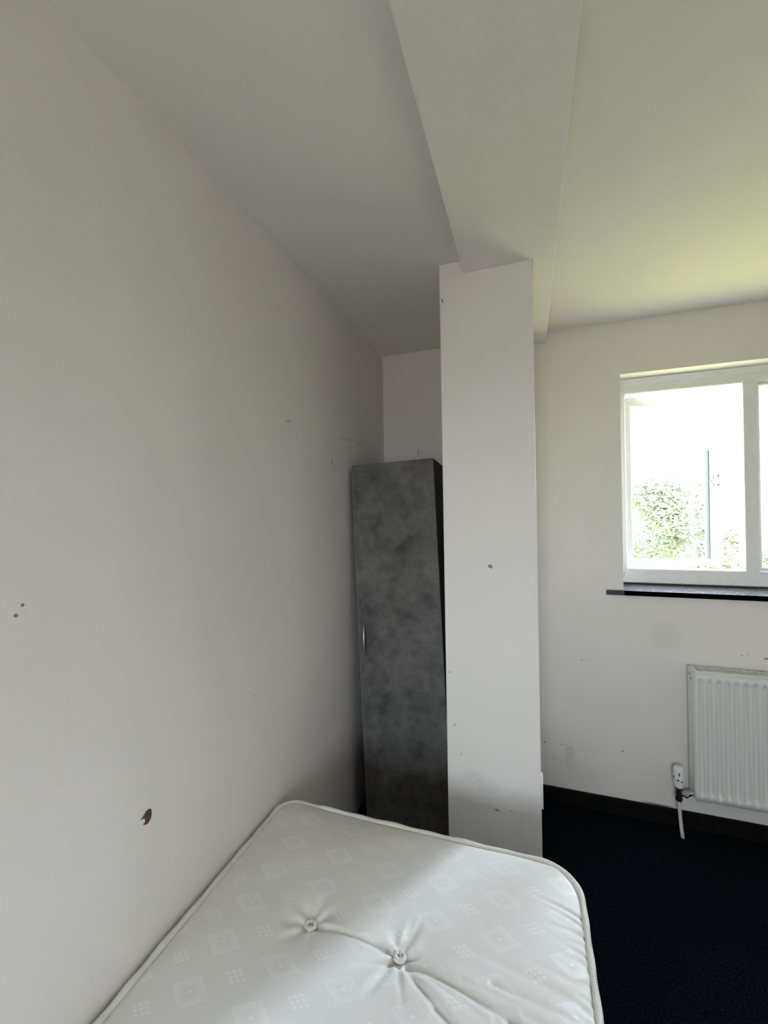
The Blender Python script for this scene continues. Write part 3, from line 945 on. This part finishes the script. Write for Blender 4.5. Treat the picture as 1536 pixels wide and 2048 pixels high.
# wool tufts in their dimples
def tuft(tx, ty, k):
    rn = random.Random(k)
    z0 = ztop(tx, ty)
    mb = MB()
    ring = []
    for j in range(18):
        a = 2 * pi * j / 18
        r = 0.0102 * rn.uniform(0.85, 1.12)
        ring.append((tx + r * math.cos(a), ty + 0.9 * r * math.sin(a), z0 + 0.0085 + rn.uniform(-0.001, 0.001)))
    mb.tube(ring, [0.0046 * rn.uniform(0.8, 1.2) for _ in ring], 8, closed=True)
    for j in range(3):
        yy_ = ty + (j - 1) * 0.006
        mb.tube([(tx - 0.009, yy_, z0 + 0.007), (tx, yy_ + 0.001, z0 + 0.0035), (tx + 0.009, yy_, z0 + 0.007)], 0.0032, 7)
    mb.tube([(tx, ty - 0.012, z0 + 0.010), (tx + 0.001, ty, z0 + 0.0075), (tx, ty + 0.012, z0 + 0.010)], 0.0022, 7)
    return mb.build('tuft', M_tuft, mat_, off=mo, smooth=True)
for k, (tx, ty) in enumerate(TUFTS):
    tuft(tx, ty, k)

# bed base that carries the mattress
bd = thing('divan_base', 'plain cloth-covered divan base under the white mattress', 'bed base', (0.03, -0.66, 0))
bo = bd.location.copy()
MB().box(0.026, 0.895, -0.675, 1.185, 0.05, 0.3480).build('base_box', M_divan, bd, off=bo, bevel=0.012, seg=3)
for fx in (0.09, 0.82):
    for fy in (-0.58, 1.10):
        MB().tube([(fx, fy, 0.0), (fx, fy, 0.052)], 0.022, 14).build('foot', M_black, bd, off=bo)

# ------------------------------------------------------------------ garden beyond the window
GZ = -2.75
tag(MB().box(-40, 45, D + 0.9, 70, GZ - 0.2, GZ).build('ground', M_lawn), 'sunlit lawn below the window', kind='structure')
tag(MB().box(-40, 45, -60, NY - T - 0.02, GZ - 0.2, GZ - 0.05).build('ground', M_paving), 'pale paved yard behind the house', kind='structure')

def leafy(name, lab, cx, cy, z0, z1, rx, ry, nl, ls, mat, seed, cat='tree', trunk=True, group='trees beyond the window'):
    rn = random.Random(seed)
    root = thing(name, lab, cat, (cx, cy, GZ), group=group)
    mb = MB()
    lobes = []
    for k in range(26):
        a = rn.uniform(0, 2 * pi)
        q = rn.uniform(0.2, 0.95)
        hz = rn.uniform(0.05, 0.98)
        w = math.sqrt(max(0.05, 1 - (2 * hz - 0.9) ** 2))
        lobes.append((q * w * math.cos(a) * rx, q * w * math.sin(a) * ry, z0 + (z1 - z0) * hz - GZ, rn.uniform(0.22, 0.42) * min(rx, ry)))
    for k in range(nl):
        lx, ly, lz, lr = rn.choice(lobes)
        d = Vector((rn.gauss(0, 1), rn.gauss(0, 1), rn.gauss(0, 1))).normalized() * lr * rn.uniform(0.7, 1.05)
        c = Vector((lx, ly, lz)) + d
        if c.z > z1 - GZ + 0.1:
            continue
        u = Vector((rn.gauss(0, 1), rn.gauss(0, 1), rn.gauss(0, 0.6))).normalized()
        v = u.cross(Vector((rn.gauss(0, 1), rn.gauss(0, 1), rn.gauss(0, 1)))).normalized()
        s = ls * rn.uniform(0.6, 1.25)
        w = u.cross(v) * s * 0.18
        i = len(mb.v)
        mb.v += [tuple(c - u * s), tuple(c + v * s * 0.45 + w), tuple(c + u * s), tuple(c - v * s * 0.45 + w)]
        mb.f += [(i, i + 1, i + 2), (i, i + 2, i + 3)]
    mb_o = MB()
    me = bpy.data.meshes.new('foliage')
    me.from_pydata(mb.v, [], mb.f)
    me.materials.append(mat)
    fo_ = bpy.data.objects.new('foliage', me)
    fo_['kind'] = 'stuff'
    COL.objects.link(fo_)
    fo_.parent = root
    tk = MB()
    tk.tube([(0, 0, 0), (0.03, 0.02, (z0 - GZ) * 0.6), (0.0, 0.05, (z0 - GZ) * 1.0 + 0.2), (0.1, 0.05, (z1 - GZ) * 0.5)], [0.09, 0.07, 0.05, 0.02], 9)
    for k in range(5):
        a = k * 1.3
        h0 = (z0 - GZ) * 0.7 + 0.12 * k
        tk.tube([(0.02, 0.03, h0), (0.35 * rx * math.cos(a), 0.35 * ry * math.sin(a), h0 + 0.5), (0.65 * rx * math.cos(a), 0.65 * ry * math.sin(a), h0 + 0.9)], [0.06, 0.04, 0.015], 6)
    tk.build('trunk', M_bark, root)
    return root

leafy('garden_tree', 'leafy green tree seen through the lower part of the open sash', 3.1, 9.2, -1.9, 2.0, 2.1, 1.4, 26000, 0.048, M_leaf, 1)
leafy('garden_tree', 'paler leafy tree seen right of the mullion', 6.9, 9.0, -1.6, 2.35, 1.7, 1.3, 17000, 0.050, M_leaf, 2)
leafy('garden_tree', 'dark leafy tree standing behind the other two', 4.6, 13.6, -1.8, 1.75, 2.1, 1.5, 17000, 0.055, M_leaf2, 3)
